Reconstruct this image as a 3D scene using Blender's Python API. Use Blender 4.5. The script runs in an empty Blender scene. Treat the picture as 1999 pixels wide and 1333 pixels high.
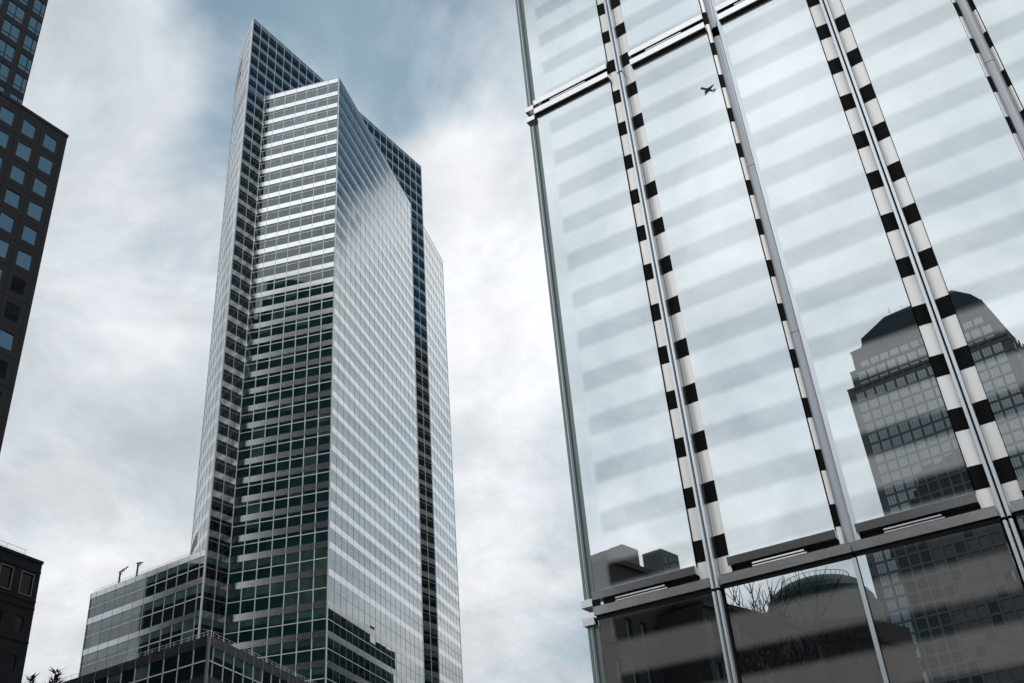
import bpy, math, random
from math import sin, cos, radians, pi, sqrt
from mathutils import Vector, Matrix
random.seed(7)
S = bpy.context.scene
# ------------------------------------------------------------ camera
F_PX, PITCH, ROLL = 1934.0, radians(31.347), radians(-5.0585)
cam_d = bpy.data.cameras.new("camera"); cam = bpy.data.objects.new("camera", cam_d)
S.collection.objects.link(cam); S.camera = cam
cam_d.sensor_width = 36.0; cam_d.sensor_fit = 'HORIZONTAL'
cam_d.lens = F_PX / 1999.0 * 36.0
cam_d.clip_start = 0.1; cam_d.clip_end = 30000
CAM = Vector((0, 0, 1.6))
_f = Vector((0, cos(PITCH), sin(PITCH))); _u = Vector((0, -sin(PITCH), cos(PITCH))); _r = Vector((1, 0, 0))
_r2 = _r * cos(ROLL) + _u * sin(ROLL); _u2 = _u * cos(ROLL) - _r * sin(ROLL)
M = Matrix((_r2, _u2, -_f)).transposed().to_4x4(); M.translation = CAM
cam.matrix_world = M
# ------------------------------------------------------------ world
SUN_AZ, SUN_EL = radians(172), radians(58)
w = bpy.data.worlds.new("World"); S.world = w; w.use_nodes = True
nt = w.node_tree; nt.nodes.clear()
def N(t, **k):
    n = nt.nodes.new(t)
    for a, b in k.items(): setattr(n, a, b)
    return n
def L(a, b): nt.links.new(a, b)
def mth(op, a, b=None, c=None, clamp=False):
    n = N('ShaderNodeMath', operation=op); n.use_clamp = clamp
    for i, v in enumerate((a, b, c)):
        if v is None: continue
        if hasattr(v, 'is_output'): L(v, n.inputs[i])
        else: n.inputs[i].default_value = v
    return n.outputs[0]
def smooth(v, a, b, lo=0.0, hi=1.0):
    n = N('ShaderNodeMapRange', interpolation_type='SMOOTHSTEP'); L(v, n.inputs[0])
    n.inputs[1].default_value = a; n.inputs[2].default_value = b
    n.inputs[3].default_value = lo; n.inputs[4].default_value = hi
    return n.outputs[0]
out = N('ShaderNodeOutputWorld'); bg = N('ShaderNodeBackground')
sky = N('ShaderNodeTexSky', sky_type='NISHITA'); sky.sun_disc = False
sky.sun_elevation = SUN_EL; sky.sun_rotation = SUN_AZ; sky.dust_density = 0.8; sky.ozone_density = 2.0
SKY_STRENGTH = 0.1
skyc = N('ShaderNodeVectorMath', operation='MULTIPLY'); L(sky.outputs[0], skyc.inputs[0]); skyc.inputs[1].default_value = (0.98, 1.14, 0.92)
tc = N('ShaderNodeTexCoord'); nrm = N('ShaderNodeVectorMath', operation='NORMALIZE'); L(tc.outputs['Generated'], nrm.inputs[0])
DIR = nrm.outputs[0]
sep = N('ShaderNodeSeparateXYZ'); L(DIR, sep.inputs[0])
# cloud deck coordinates: direction projected on a flat layer overhead
zc = mth('ADD', mth('MAXIMUM', sep.outputs[2], 0.0), 0.35)
cx = mth('DIVIDE', sep.outputs[0], zc); cy = mth('DIVIDE', sep.outputs[1], zc)
cmb = N('ShaderNodeCombineXYZ'); L(cx, cmb.inputs[0]); L(cy, cmb.inputs[1])
CLOUD_OFF = (3.1, 7.4, 1.3)
def noise(scale, detail, rough, off, dist=0.0):
    mp = N('ShaderNodeMapping'); L(cmb.outputs[0], mp.inputs[0]); mp.inputs['Location'].default_value = off
    n = N('ShaderNodeTexNoise'); L(mp.outputs[0], n.inputs['Vector'])
    n.inputs['Scale'].default_value = scale; n.inputs['Detail'].default_value = detail
    n.inputs['Roughness'].default_value = rough; n.inputs['Distortion'].default_value = dist
    return n.outputs['Fac']
def toward(az, el, r0, r1):
    d = (sin(radians(az)) * cos(radians(el)), cos(radians(az)) * cos(radians(el)), sin(radians(el)))
    n = N('ShaderNodeVectorMath', operation='DOT_PRODUCT'); L(DIR, n.inputs[0]); n.inputs[1].default_value = d
    return smooth(n.outputs['Value'], cos(radians(r0)), cos(radians(r1)))
nA = noise(1.25, 7, 0.52, CLOUD_OFF, 0.3)
nB = noise(4.0, 7, 0.58, (9.2, 1.7, 4.0), 0.35)
cov = mth('ADD', mth('MULTIPLY', nA, 0.75), mth('MULTIPLY', nB, 0.25))
# openings in the cloud deck
op = mth('MULTIPLY', toward(82, 53, 38, 16), 0.75)
op = mth('ADD', op, mth('MULTIPLY', toward(-4, 52, 18, 3), 0.21))
op = mth('ADD', op, mth('MULTIPLY', toward(-20, 39, 8, 1), 0.105))
op = mth('SUBTRACT', op, mth('MULTIPLY', toward(-1, 34, 11, 3), 0.16))
op = mth('SUBTRACT', op, mth('MULTIPLY', toward(222, 26, 34, 12), 0.30))
op = mth('ADD', op, mth('MULTIPLY', toward(222, 58, 26, 6), 0.16))
cov = mth('SUBTRACT', cov, op)
mask = smooth(cov, 0.30, 0.44)
# cloud brightness
nC = noise(2.6, 8, 0.6, (1.0, 5.0, 2.0), 0.35)
lum = mth('MULTIPLY_ADD', smooth(nC, 0.3, 0.7), 0.30, 0.64)
lum = mth('ADD', lum, mth('MULTIPLY', toward(1, 35, 16, 3), 0.07))
lum = mth('ADD', lum, mth('MULTIPLY', toward(33, 32, 26, 8), 0.40))
lum = mth('MULTIPLY', lum, mth('ADD', mth('MULTIPLY', toward(224, 26, 50, 6), 1.05), 1.0))
nD = noise(6.0, 8, 0.62, (4.0, 2.0, 8.0), 0.4)
lum = mth('MULTIPLY', lum, smooth(nD, 0.28, 0.72, 0.88, 1.12))
lowd = smooth(sep.outputs[2], -0.02, 0.35, 0.80, 1.0); lum = mth('MULTIPLY', lum, lowd)
ctint = N('ShaderNodeMix', data_type='RGBA'); L(smooth(nC, 0.35, 0.65), ctint.inputs[0])
ctint.inputs[6].default_value = (0.88, 0.96, 1.035, 1); ctint.inputs[7].default_value = (0.975, 0.995, 1.02, 1)
ccol = N('ShaderNodeVectorMath', operation='SCALE'); L(ctint.outputs[2], ccol.inputs[0])
L(mth('MULTIPLY', lum, 1.0 / SKY_STRENGTH), ccol.inputs['Scale'])
# thin high veil over the clear sky
veil = N('ShaderNodeMix', data_type='RGBA'); L(smooth(nB, 0.3, 0.75, 0.55, 0.80), veil.inputs[0])
desat = N('ShaderNodeMix', data_type='RGBA'); desat.inputs[0].default_value = 0.0
L(skyc.outputs[0], veil.inputs[6]); veil.inputs[7].default_value = (3.5, 4.9, 6.0, 1)
# the veil is absent in the deep gap to the east
vg = N('ShaderNodeMix', data_type='RGBA'); L(toward(78, 54, 50, 22), vg.inputs[0]); L(veil.outputs[2], vg.inputs[6]); L(skyc.outputs[0], vg.inputs[7])
mx = N('ShaderNodeMix', data_type='RGBA'); L(mask, mx.inputs[0]); L(vg.outputs[2], mx.inputs[6]); L(ccol.outputs[0], mx.inputs[7])
L(mx.outputs[2], bg.inputs[0]); bg.inputs[1].default_value = SKY_STRENGTH; L(bg.outputs[0], out.inputs[0])
# ------------------------------------------------------------ sun (behind thin cloud)
sd = bpy.data.lights.new("sun", 'SUN'); sd.energy = 0.6; sd.angle = radians(12); sd.color = (1.0, 0.95, 0.88)
sun = bpy.data.objects.new("sun", sd); S.collection.objects.link(sun)
sv = Vector((sin(SUN_AZ) * cos(SUN_EL), cos(SUN_AZ) * cos(SUN_EL), sin(SUN_EL)))
sun.rotation_euler = sv.to_track_quat('Z', 'Y').to_euler()
S.view_settings.view_transform = 'Standard'; S.view_settings.look = 'None'
S.view_settings.exposure = 0.0; S.view_settings.gamma = 1.0
S.render.engine = 'CYCLES'
S.cycles.max_bounces = 10; S.cycles.glossy_bounces = 6; S.cycles.diffuse_bounces = 3

# ============================================================ materials
def mat(name):
    m = bpy.data.materials.new(name); m.use_nodes = True
    global nt; nt = m.node_tree; nt.nodes.clear()
    return m, N('ShaderNodeOutputMaterial')
def objco():
    return N('ShaderNodeTexCoord').outputs['Object']
def principled(name, col, rough=0.6, metal=0.0, var=0.12, vscale=0.6, bump=0.0, bscale=8.0, stretch=None, spec=0.5):
    m, o = mat(name); p = N('ShaderNodeBsdfPrincipled'); L(p.outputs[0], o.inputs[0])
    p.inputs['Roughness'].default_value = rough; p.inputs['Metallic'].default_value = metal
    p.inputs['Specular IOR Level'].default_value = spec
    co = objco()
    if stretch:
        mp = N('ShaderNodeMapping'); L(co, mp.inputs[0]); mp.inputs['Scale'].default_value = stretch; co = mp.outputs[0]
    n = N('ShaderNodeTexNoise'); L(co, n.inputs[0]); n.inputs['Scale'].default_value = vscale; n.inputs['Detail'].default_value = 6
    r = N('ShaderNodeMapRange'); L(n.outputs[0], r.inputs[0]); r.inputs[1].default_value = .25; r.inputs[2].default_value = .75
    r.inputs[3].default_value = 1 - var; r.inputs[4].default_value = 1 + var
    v = N('ShaderNodeVectorMath', operation='SCALE'); v.inputs[0].default_value = col; L(r.outputs[0], v.inputs['Scale'])
    L(v.outputs[0], p.inputs['Base Color'])
    if bump:
        b = N('ShaderNodeBump'); b.inputs['Strength'].default_value = bump; b.inputs['Distance'].default_value = 0.05
        n2 = N('ShaderNodeTexNoise'); L(co, n2.inputs[0]); n2.inputs['Scale'].default_value = bscale; n2.inputs['Detail'].default_value = 4
        L(n2.outputs[0], b.inputs['Height']); L(b.outputs[0], p.inputs['Normal'])
    return m
def glass(name, col, f0, f1=1.0, power=3.0, rough=0.015, blotch=0.35, tint=(0.92, 0.98, 1.0), wave=0.0, wscale=0.35):
    """coated facade glass: dark interior colour under a mirror coat that strengthens towards grazing angles"""
    m, o = mat(name)
    d = N('ShaderNodeBsdfDiffuse'); g = N('ShaderNodeBsdfGlossy'); g.inputs['Roughness'].default_value = rough
    g.inputs['Color'].default_value = (*tint, 1)
    co = objco(); n = N('ShaderNodeTexNoise'); L(co, n.inputs[0]); n.inputs['Scale'].default_value = 0.35; n.inputs['Detail'].default_value = 3
    r = N('ShaderNodeMapRange'); L(n.outputs[0], r.inputs[0]); r.inputs[1].default_value = .3; r.inputs[2].default_value = .7
    r.inputs[3].default_value = 1 - blotch; r.inputs[4].default_value = 1 + blotch
    v = N('ShaderNodeVectorMath', operation='SCALE'); v.inputs[0].default_value = col; L(r.outputs[0], v.inputs['Scale']); L(v.outputs[0], d.inputs[0])
    lw = N('ShaderNodeLayerWeight'); lw.inputs[0].default_value = 0.5
    fac = mth('MULTIPLY_ADD', mth('POWER', lw.outputs['Facing'], power), f1 - f0, f0)
    mx = N('ShaderNodeMixShader'); L(fac, mx.inputs[0]); L(d.outputs[0], mx.inputs[1]); L(g.outputs[0], mx.inputs[2]); L(mx.outputs[0], o.inputs[0])
    if wave:
        b = N('ShaderNodeBump'); b.inputs['Strength'].default_value = wave; b.inputs['Distance'].default_value = 0.02
        n2 = N('ShaderNodeTexNoise'); L(co, n2.inputs[0]); n2.inputs['Scale'].default_value = wscale; n2.inputs['Detail'].default_value = 1
        L(n2.outputs[0], b.inputs['Height']); L(b.outputs[0], g.inputs['Normal'])
    return m
G_TOWER = glass("tower_glass", (0.010, 0.032, 0.036), 0.040, 0.98, 2.7, wave=0.10)
G_BLIND = glass("tower_glass_over_blind", (0.045, 0.085, 0.075), 0.045, 0.98, 2.7, wave=0.10)
G_STEP = glass("podium_glass", (0.010, 0.018, 0.019), 0.05, 0.8, 2.6, wave=0.10)
G_STEPB = glass("podium_glass_over_blind", (0.075, 0.125, 0.112), 0.05, 0.8, 2.6, wave=0.10)
G_SLAB = glass("slab_glass", (0.004, 0.008, 0.012), 0.05, 0.35, 4.0, wave=0.10)
G_DARK = glass("dark_louvre", (0.008, 0.009, 0.01), 0.02, 0.3, 4)
MULLD = principled('dark_mullion', (0.22, 0.24, 0.25), 0.4, 0.5, 0.06)
FRAME = principled("aluminium_frame", (0.76, 0.79, 0.79), 0.5, 0.1, 0.06)
SPAN = principled("stainless_spandrel", (0.55, 0.56, 0.58), 0.19, 0.95, 0.05, 0.5, 0.0)
SPAN2 = principled("slab_spandrel", (0.62, 0.62, 0.63), 0.15, 0.95, 0.05, 0.5)
CORE = principled("building_core", (0.04, 0.045, 0.05), 0.8)
ROOFM = principled("roof_membrane", (0.12, 0.12, 0.12), 0.9)
GRAN = principled("dark_granite", (0.015, 0.012, 0.0125), 0.65, 0, 0.18, 0.8, 0.0)
GRAN2 = principled("black_granite", (0.009, 0.010, 0.011), 0.7, 0, 0.2, 0.6, spec=0.25)
TRIMG = principled("grey_window_trim", (0.12, 0.12, 0.12), 0.5)
G_LD = glass("blue_office_glass", (0.004, 0.008, 0.010), 0.40, 0.95, 3, wave=0.7, wscale=0.45, tint=(0.85, 0.97, 1.0))
G_LD2 = glass("black_window_glass", (0.003, 0.003, 0.004), 0.015, 0.25, 4)
STONEC = principled("tower_stone", (0.22, 0.21, 0.20), 0.7, 0, 0.12, 0.3)
STONE = principled("pink_granite", (0.055, 0.047, 0.041), 0.7, 0, 0.12, 0.3)
STONE2 = principled("grey_stone", (0.26, 0.255, 0.24), 0.8, 0, 0.1, 0.3)
COPPER = principled("dark_green_copper", (0.018, 0.045, 0.050), 0.5, 0, 0.2, 0.2)
G_ENVSKY = glass("office_glass_painted_sky_tone", (0.50, 0.56, 0.58), 0.12, 0.9, 3)  # pale diffuse colour stands in for bright sky mirrored in the low windows
G_ENV = glass("office_glass", (0.10, 0.14, 0.15), 0.40, 0.9, 2, wave=0.1)
STEEL = principled("brushed_stainless", (0.60, 0.585, 0.575), 0.24, 1.0, 0.05, 3.0, 0.03, 20, (1, 1, 12))
STEELB = principled("polished_stainless", (0.56, 0.545, 0.54), 0.22, 1.0, 0.05, 3.0, 0.03, 6)
RAILM = principled("anodised_rail", (0.50, 0.53, 0.55), 0.32, 0.9, 0.05)
COLM = principled("grey_column_cladding", (0.33, 0.345, 0.37), 0.42, 0.7, 0.10, 2.0, 0, 8, (6, 6, 0.35))
STRIPM = principled("satin_white_metal", (0.74, 0.71, 0.68), 0.36, 0.55, 0.05, 1.5, 0, 8, (5, 5, 0.3))
FINM = principled("green_grey_fin", (0.14, 0.17, 0.165), 0.35, 0.5, 0.08)
BLACK = principled("black_gasket", (0.006, 0.006, 0.007), 0.7)
def perforated():
    m, o = mat("perforated_black_mesh"); p = N('ShaderNodeBsdfPrincipled'); L(p.outputs[0], o.inputs[0])
    co = objco(); mp = N('ShaderNodeMapping'); L(co, mp.inputs[0]); mp.inputs['Rotation'].default_value = (0, 0, 0)
    sp = N('ShaderNodeSeparateXYZ'); L(co, sp.inputs[0])
    P_ = 0.052
    row = mth('FLOOR', mth('DIVIDE', sp.outputs[2], P_ * 0.866))
    odd = mth('MULTIPLY', mth('MODULO', mth('ABSOLUTE', row), 2.0), 0.5)
    fx = mth('SUBTRACT', mth('FRACT', mth('ADD', mth('DIVIDE', sp.outputs[0], P_), odd)), 0.5)
    fz = mth('MULTIPLY', mth('SUBTRACT', mth('FRACT', mth('DIVIDE', sp.outputs[2], P_ * 0.866)), 0.5), 0.866)
    dd = mth('SQRT', mth('ADD', mth('MULTIPLY', fx, fx), mth('MULTIPLY', fz, fz)))
    hole = smooth(dd, 0.30, 0.36)
    mx = N('ShaderNodeMix', data_type='RGBA'); L(hole, mx.inputs[0]); mx.inputs[6].default_value = (0.001, 0.001, 0.001, 1); mx.inputs[7].default_value = (0.009, 0.009, 0.0095, 1)
    L(mx.outputs[2], p.inputs['Base Color']); p.inputs['Roughness'].default_value = 0.5; p.inputs['Specular IOR Level'].default_value = 0.06
    return m
PERF = perforated()
K = 1.3               # metres per drawing unit on the striped facade
def striped_glass(name, left_margin=None, frit=None):
    """mirror glass with soft-edged horizontal ceramic frit bands"""
    m, o = mat(name); co = objco()
    sp = N('ShaderNodeSeparateXYZ'); L(co, sp.inputs[0])
    v = mth('DIVIDE', mth('SUBTRACT', sp.outputs[2], 1.6), K)
    ph = mth('FRACT', mth('DIVIDE', mth('SUBTRACT', v, 9.905 - 0.2447 - 0.19), 0.6255))   # dark band centred on .31/.6255
    d = mth('ABSOLUTE', mth('SUBTRACT', ph, 0.5))
    band = smooth(d, 0.14, 0.30)
    if left_margin is not None:
        e = smooth(sp.outputs[0], left_margin + 0.16 * K, left_margin + 0.23 * K, 1.0, 0.0)
        band = mth('MULTIPLY_ADD', mth('SUBTRACT', 0.80, band), e, band)
    n = N('ShaderNodeTexNoise'); mp = N('ShaderNodeMapping'); L(co, mp.inputs[0]); mp.inputs['Scale'].default_value = (3, 3, .5); L(mp.outputs[0], n.inputs[0])
    n.inputs['Scale'].default_value = 1.2; n.inputs['Detail'].default_value = 5
    r = N('ShaderNodeMapRange'); L(n.outputs[0], r.inputs[0]); r.inputs[1].default_value = .3; r.inputs[2].default_value = .7; r.inputs[3].default_value = .92; r.inputs[4].default_value = 1.06
    dcol = N('ShaderNodeMix', data_type='RGBA'); L(mth('MULTIPLY', band, r.outputs[0]), dcol.inputs[0])
    dcol.inputs[6].default_value = (0.004, 0.006, 0.007, 1); dcol.inputs[7].default_value = frit or FRIT
    df = N('ShaderNodeBsdfDiffuse'); L(dcol.outputs[2], df.inputs[0])
    g = N('ShaderNodeBsdfGlossy'); g.inputs['Roughness'].default_value = 0.004; g.inputs['Color'].default_value = (0.905, 0.975, 1.0, 1)
    lw = N('ShaderNodeLayerWeight'); lw.inputs[0].default_value = 0.5
    fac = mth('MULTIPLY_ADD', mth('POWER', lw.outputs['Facing'], 2.5), 1.0 - RBF0, RBF0)
    b = N('ShaderNodeBump'); b.inputs['Strength'].default_value = 0.08; b.inputs['Distance'].default_value = 0.02
    n2 = N('ShaderNodeTexNoise'); L(co, n2.inputs[0]); n2.inputs['Scale'].default_value = 0.5; n2.inputs['Detail'].default_value = 0
    L(n2.outputs[0], b.inputs['Height']); L(b.outputs[0], g.inputs['Normal'])
    mx = N('ShaderNodeMixShader'); L(fac, mx.inputs[0]); L(df.outputs[0], mx.inputs[1]); L(g.outputs[0], mx.inputs[2]); L(mx.outputs[0], o.inputs[0])
    return m
FRIT = (0.43, 0.435, 0.435, 1); FRIT_SHADED = (0.195, 0.184, 0.174, 1); RBF0 = 0.36
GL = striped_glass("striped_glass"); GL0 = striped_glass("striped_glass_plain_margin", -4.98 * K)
GLL = striped_glass("striped_glass_shaded_copy", None, FRIT_SHADED); GLL0 = striped_glass("striped_glass_shaded_copy_margin", -4.98 * K, FRIT_SHADED)  # bottom-row copies: frit colour darkened to imitate the weaker skylight there

# ============================================================ mesh helpers
col = S.collection
class MB:
    def __init__(s): s.v = []; s.f = []; s.m = []
    def quad(s, a, b, c, d, mi=0):
        i = len(s.v); s.v += [tuple(a), tuple(b), tuple(c), tuple(d)]; s.f.append((i, i+1, i+2, i+3)); s.m.append(mi)
    def poly(s, pts, mi=0):
        i = len(s.v); s.v += [tuple(p) for p in pts]; s.f.append(tuple(range(i, i+len(pts)))); s.m.append(mi)
    def hexa(s, p, mi=0):   # 8 points: bottom 0-3, top 4-7
        i = len(s.v); s.v += [tuple(q) for q in p]
        for f in ((0,3,2,1),(4,5,6,7),(0,1,5,4),(1,2,6,5),(2,3,7,6),(3,0,4,7)):
            s.f.append(tuple(i+k for k in f)); s.m.append(mi)
    def box(s, x0, x1, y0, y1, z0, z1, mi=0):
        s.hexa([(x0,y0,z0),(x1,y0,z0),(x1,y1,z0),(x0,y1,z0),(x0,y0,z1),(x1,y0,z1),(x1,y1,z1),(x0,y1,z1)], mi)
    def prism(s, pts, z0, z1, mi=0, mt=None):
        n = len(pts)
        for i in range(n):
            a, b = pts[i], pts[(i+1) % n]; s.quad((a[0],a[1],z0),(b[0],b[1],z0),(b[0],b[1],z1),(a[0],a[1],z1), mi)
        s.poly([(p[0],p[1],z1) for p in pts], mi if mt is None else mt); s.poly([(p[0],p[1],z0) for p in reversed(pts)], mi)
    def tube(s, a, b, r0, r1=None, n=6, mi=0):
        a = Vector(a); b = Vector(b); r1 = r0 if r1 is None else r1
        d = (b-a).normalized(); x = d.orthogonal().normalized(); y = d.cross(x); i = len(s.v)
        for k in range(n):
            t = 2*pi*k/n; s.v.append(tuple(a + (x*cos(t)+y*sin(t))*r0))
        for k in range(n):
            t = 2*pi*k/n; s.v.append(tuple(b + (x*cos(t)+y*sin(t))*r1))
        for k in range(n):
            s.f.append((i+k, i+(k+1)%n, i+n+(k+1)%n, i+n+k)); s.m.append(mi)
        s.f.append(tuple(i+k for k in reversed(range(n)))); s.m.append(mi); s.f.append(tuple(i+n+k for k in range(n))); s.m.append(mi)
    def extend(s, o):
        i = len(s.v); s.v += o.v; s.f += [tuple(k+i for k in f) for f in o.f]; s.m += o.m
    def size(s):
        t = 0.0
        for f in s.f:
            a = Vector(s.v[f[0]]); b = Vector(s.v[f[1]]); c = Vector(s.v[f[2]]); t = max(t, (b-a).cross(c-b).length / max((a.length)**2, 1))
        return t
    def build(s, name, mats, parent=None, smooth_=False, kind=None):
        me = bpy.data.meshes.new(name); off = parent.matrix_world.translation if parent else Vector((0,0,0))
        mw = getattr(parent, 'matrix_world', Matrix()) if parent else Matrix()
        me.from_pydata([tuple(v) for v in s.v], [], s.f)
        if not isinstance(mats, (list, tuple)): mats = [mats]
        for m in mats: me.materials.append(m)
        me.polygons.foreach_set('material_index', s.m)
        if smooth_: me.polygons.foreach_set('use_smooth', [True]*len(s.f))
        me.update(); o = bpy.data.objects.new(name, me); col.objects.link(o)
        if parent: o.parent = parent
        if kind: o['kind'] = kind
        return o
def tag(o, label=None, cat=None, group=None, kind=None):
    if label: o['label'] = label
    if cat: o['category'] = cat
    if group: o['group'] = group
    if kind: o['kind'] = kind
    return o
def empty(name, label, cat, loc=(0,0,0), rz=0, group=None):
    o = bpy.data.objects.new(name, None); col.objects.link(o); o.location = loc; o.rotation_euler = (0,0,rz)
    o.empty_display_size = 0.5
    return tag(o, label, cat, group)
def limited(name, items, mats, parent, cap=100, smooth_=False):
    """items: list of MB; the cap largest become parts, the rest one part of kind stuff"""
    items = [i for i in items if i.f]
    if len(items) > cap:
        items.sort(key=lambda m: -m.key if hasattr(m, 'key') else 0)
        for it in items[:cap-1]: it.build(name, mats, parent, smooth_)
        r = MB()
        for it in items[cap-1:]: r.extend(it)
        r.build(name, mats, parent, smooth_, kind='stuff')
    else:
        for it in items: it.build(name, mats, parent, smooth_)

class Face:
    """vertical facade plane: o origin (x,y), direction angle; n points out to the side given"""
    def __init__(s, o, ang, side, base=Vector((0,0,0))):
        s.o = Vector((o[0], o[1], 0)) - Vector((base[0], base[1], 0)); s.t = Vector((cos(radians(ang)), sin(radians(ang)), 0)); s.n = Vector((s.t.y, -s.t.x, 0)) * side
        s.base = base
    def p(s, u, w, z): v = s.o + s.t*u + s.n*w; return (v.x, v.y, z)
    def box(s, mb, u0, u1, w0, w1, z0, z1, mi=0):
        P = s.p; mb.hexa([P(u0,w0,z0),P(u1,w0,z0),P(u1,w1,z0),P(u0,w1,z0),P(u0,w0,z1),P(u1,w0,z1),P(u1,w1,z1),P(u0,w1,z1)], mi)
    def key(s, u, z, a):
        v = Vector(s.p(u, 0, z)) + Vector((s.base[0], s.base[1], 0)) - CAM
        return a * abs((v).dot(s.n)) / v.length**3
    def quad(s, mb, u0, u1, w, z0, z1, mi=0, tu=0.0, tz=0.0):
        um, zm = (u0+u1)/2, (z0+z1)/2
        f = lambda u, z: s.p(u, w + (u-um)*tu + (z-zm)*tz, z)
        mb.quad(f(u0,z0), f(u1,z0), f(u1,z1), f(u0,z1), mi)

def window(F, u0, u1, z0, z1, zt, blind=0.0, dark=False, jit=0.0018, glassi=(0, 1, 2, 3), fr=0.085, rec=0.10):
    """one window: panes, transom, blind behind the upper part"""
    mb = MB(); g, gb, fi, dk = glassi
    tu, tz = random.gauss(0, jit), random.gauss(0, jit)
    w = -rec
    if dark:
        F.quad(mb, u0, u1, w, z0, z1, dk)
    else:
        cuts = [z0]; zb = z1 - blind * (z1 - z0)
        for z in sorted((zt, zb)):
            if z0 + 0.02 < z < z1 - 0.02: cuts.append(z)
        cuts.append(z1)
        for a, b in zip(cuts, cuts[1:]):
            F.quad(mb, u0, u1, w, a, b, gb if (a + b) / 2 > zb else g, tu, tz)
    F.box(mb, u0, u1, w-0.02, -0.03 if rec > .05 else -0.004, zt-fr, zt+fr, fi)
    if rec > .05:
        for (a, b) in ((u0, u0+.075), (u1-.075, u1)): F.box(mb, a, b, w-.02, -.034, z0, z1, fi)
    mb.key = F.key((u0+u1)/2, (z0+z1)/2, (u1-u0)*(z1-z0))
    return mb

# ============================================================ glass office tower
E = Vector((-64.03, 186.45, 0)); TS = 60.06
ts = Vector((cos(radians(TS)), sin(radians(TS)), 0))
Dp = E + ts*6.22; A = Vector((-39.81, 187.35, 0)); Cc = Vector((-27.9, 242.0, 0)); SR = E + ts*77.4
tf = (A - Dp).normalized(); TFa = math.degrees(math.atan2(tf.y, tf.x)); TRa = math.degrees(math.atan2(Cc.y-A.y, Cc.x-A.x))
LF = (A-Dp).length; LR = (Cc-A).length
TW = 78.3; tw = Vector((cos(radians(TW)), sin(radians(TW)), 0)); WR = SR + tw*20.5
# floor bands (spandrels): (z0, z1)
reg = [(197.88 - 4.295*k - 1.38, 197.88 - 4.295*k) for k in range(30)]
tall = [(66.33, 67.70), (59.85, 61.28), (54.29, 55.60), (48.74, 50.04), (43.2, 44.5), (37.6, 38.9), (32.0, 33.3), (26.4, 27.7), (20.8, 22.1), (15.0, 16.4), (8.6, 10.0)]
low = [(201.2, 202.71)] + reg + tall
hi = [(226.55, 228.0)] + [(197.88 + 4.295*m - 1.38, 197.88 + 4.295*m) for m in range(6, 0, -1)]
def windows_between(bands, zmin=3.0):
    o = []
    for (a0, a1), (b0, b1) in zip(bands, bands[1:] + [(zmin-1, zmin)]):
        h = a0 - b1; zt = a0 - 0.80 if h < 3.5 else b1 + h*0.50
        o.append((b1, a0, zt, h >= 3.5))
    return o
tower = empty('glass_tower', 'tall glass tower with a knife-edged slab top and white floor bands', 'office tower', (E.x, E.y, 0))
TB = Vector((E.x, E.y, 0))
wins, spans, mulls, slim, spans2 = [], [], [], [], []
TM = [G_TOWER, G_BLIND, FRAME, G_DARK, G_SLAB, MULLD]
def facade(F, us, bands, style, skip=None, zlow=3.0, mw=0.055, md=0.07, wl=wins, sl=spans, ml=mulls, rec=0.10):
    L_ = us[-1]
    for (z0, z1) in bands:
        m = MB(); F.box(m, us[0], L_, -0.30, 0.0, z0, z1); m.key = F.key((us[0]+L_)/2, z0, (L_-us[0])*(z1-z0)); sl.append(m)
    for (z0, z1, zt, tl) in windows_between(bands, zlow):
        rowblind = random.random()
        for i, (a, b) in enumerate(zip(us, us[1:])):
            if skip and skip(a, z0): continue
            bl, dk, gi = style(i, z0, z1, tl, rowblind)
            wl.append(window(F, a+mw/2, b-mw/2, z0, z1, zt, bl, dk, glassi=gi, rec=rec))
    for u in us:
        m = MB(); F.box(m, u-mw/2, u+mw/2, -0.28, md, zlow, bands[0][1]-0.03); ml.append(m)
def st_front(i, z0, z1, tl, rb):
    r = random.random()
    if tl:
        if 61 < z0 < 68: b = [0.3, 0.4, 0.35, 0.45, 1.0, 1.0, 1.0][i % 7]
        elif z0 > 50: b = 0.30 + 0.1*(i % 3 == 0)
        else: b = 0.3 if z0 > 44 else 0.0
    else: b = 0.0 if r < .75 else random.choice((.25, .4, .6, 1.0))
    return b, False, (0, 1, 2, 3)
def st_plain(i, z0, z1, tl, rb):
    return (0.0 if random.random() < .8 else random.choice((.3, .5)) if tl else .28), False, (0, 1, 2, 3)
def st_slab(i, z0, z1, tl, rb):
    return (0.28 if tl else 0.0), False, (4, 1, 5, 3)
# front block: narrow front face and long right face
lin = lambda a, b, n: [a + (b-a)*k/n for k in range(n+1)]
FF = Face(Dp, TFa, 1, TB); facade(FF, lin(0, LF, 7), low, st_front)
FR = Face(A, TRa, 1, TB)
def st_right(i, z0, z1, tl, rb): return (0.28 if random.random() < .3 else 0.0) if tl else 0.0, False, (0, 1, 2, 3)
facade(FR, lin(0, LR, 18), low, st_right, mw=0.045, md=0.02, ml=slim, rec=0.02)
# slab face, two bays left of the block, everything above it, two bays to its right
FS = Face(E, TS, 1, TB)
facade(FS, [0, 3.11, 6.22], low, st_slab, sl=spans2)
facade(FS, lin(0, 77.4, 25), hi + [(202.71, 202.72)], st_slab, zlow=202.72, sl=spans2)
facade(FS, [67.9, 71.05, 74.2, 77.4], low, st_slab, sl=spans2)
# lower curved-looking wing on the right
FW = Face(SR, TW, 1, TB); facade(FW, lin(0, 20.5, 7), low, st_plain, mw=0.045, md=0.02, ml=slim, rec=0.02)
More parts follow.
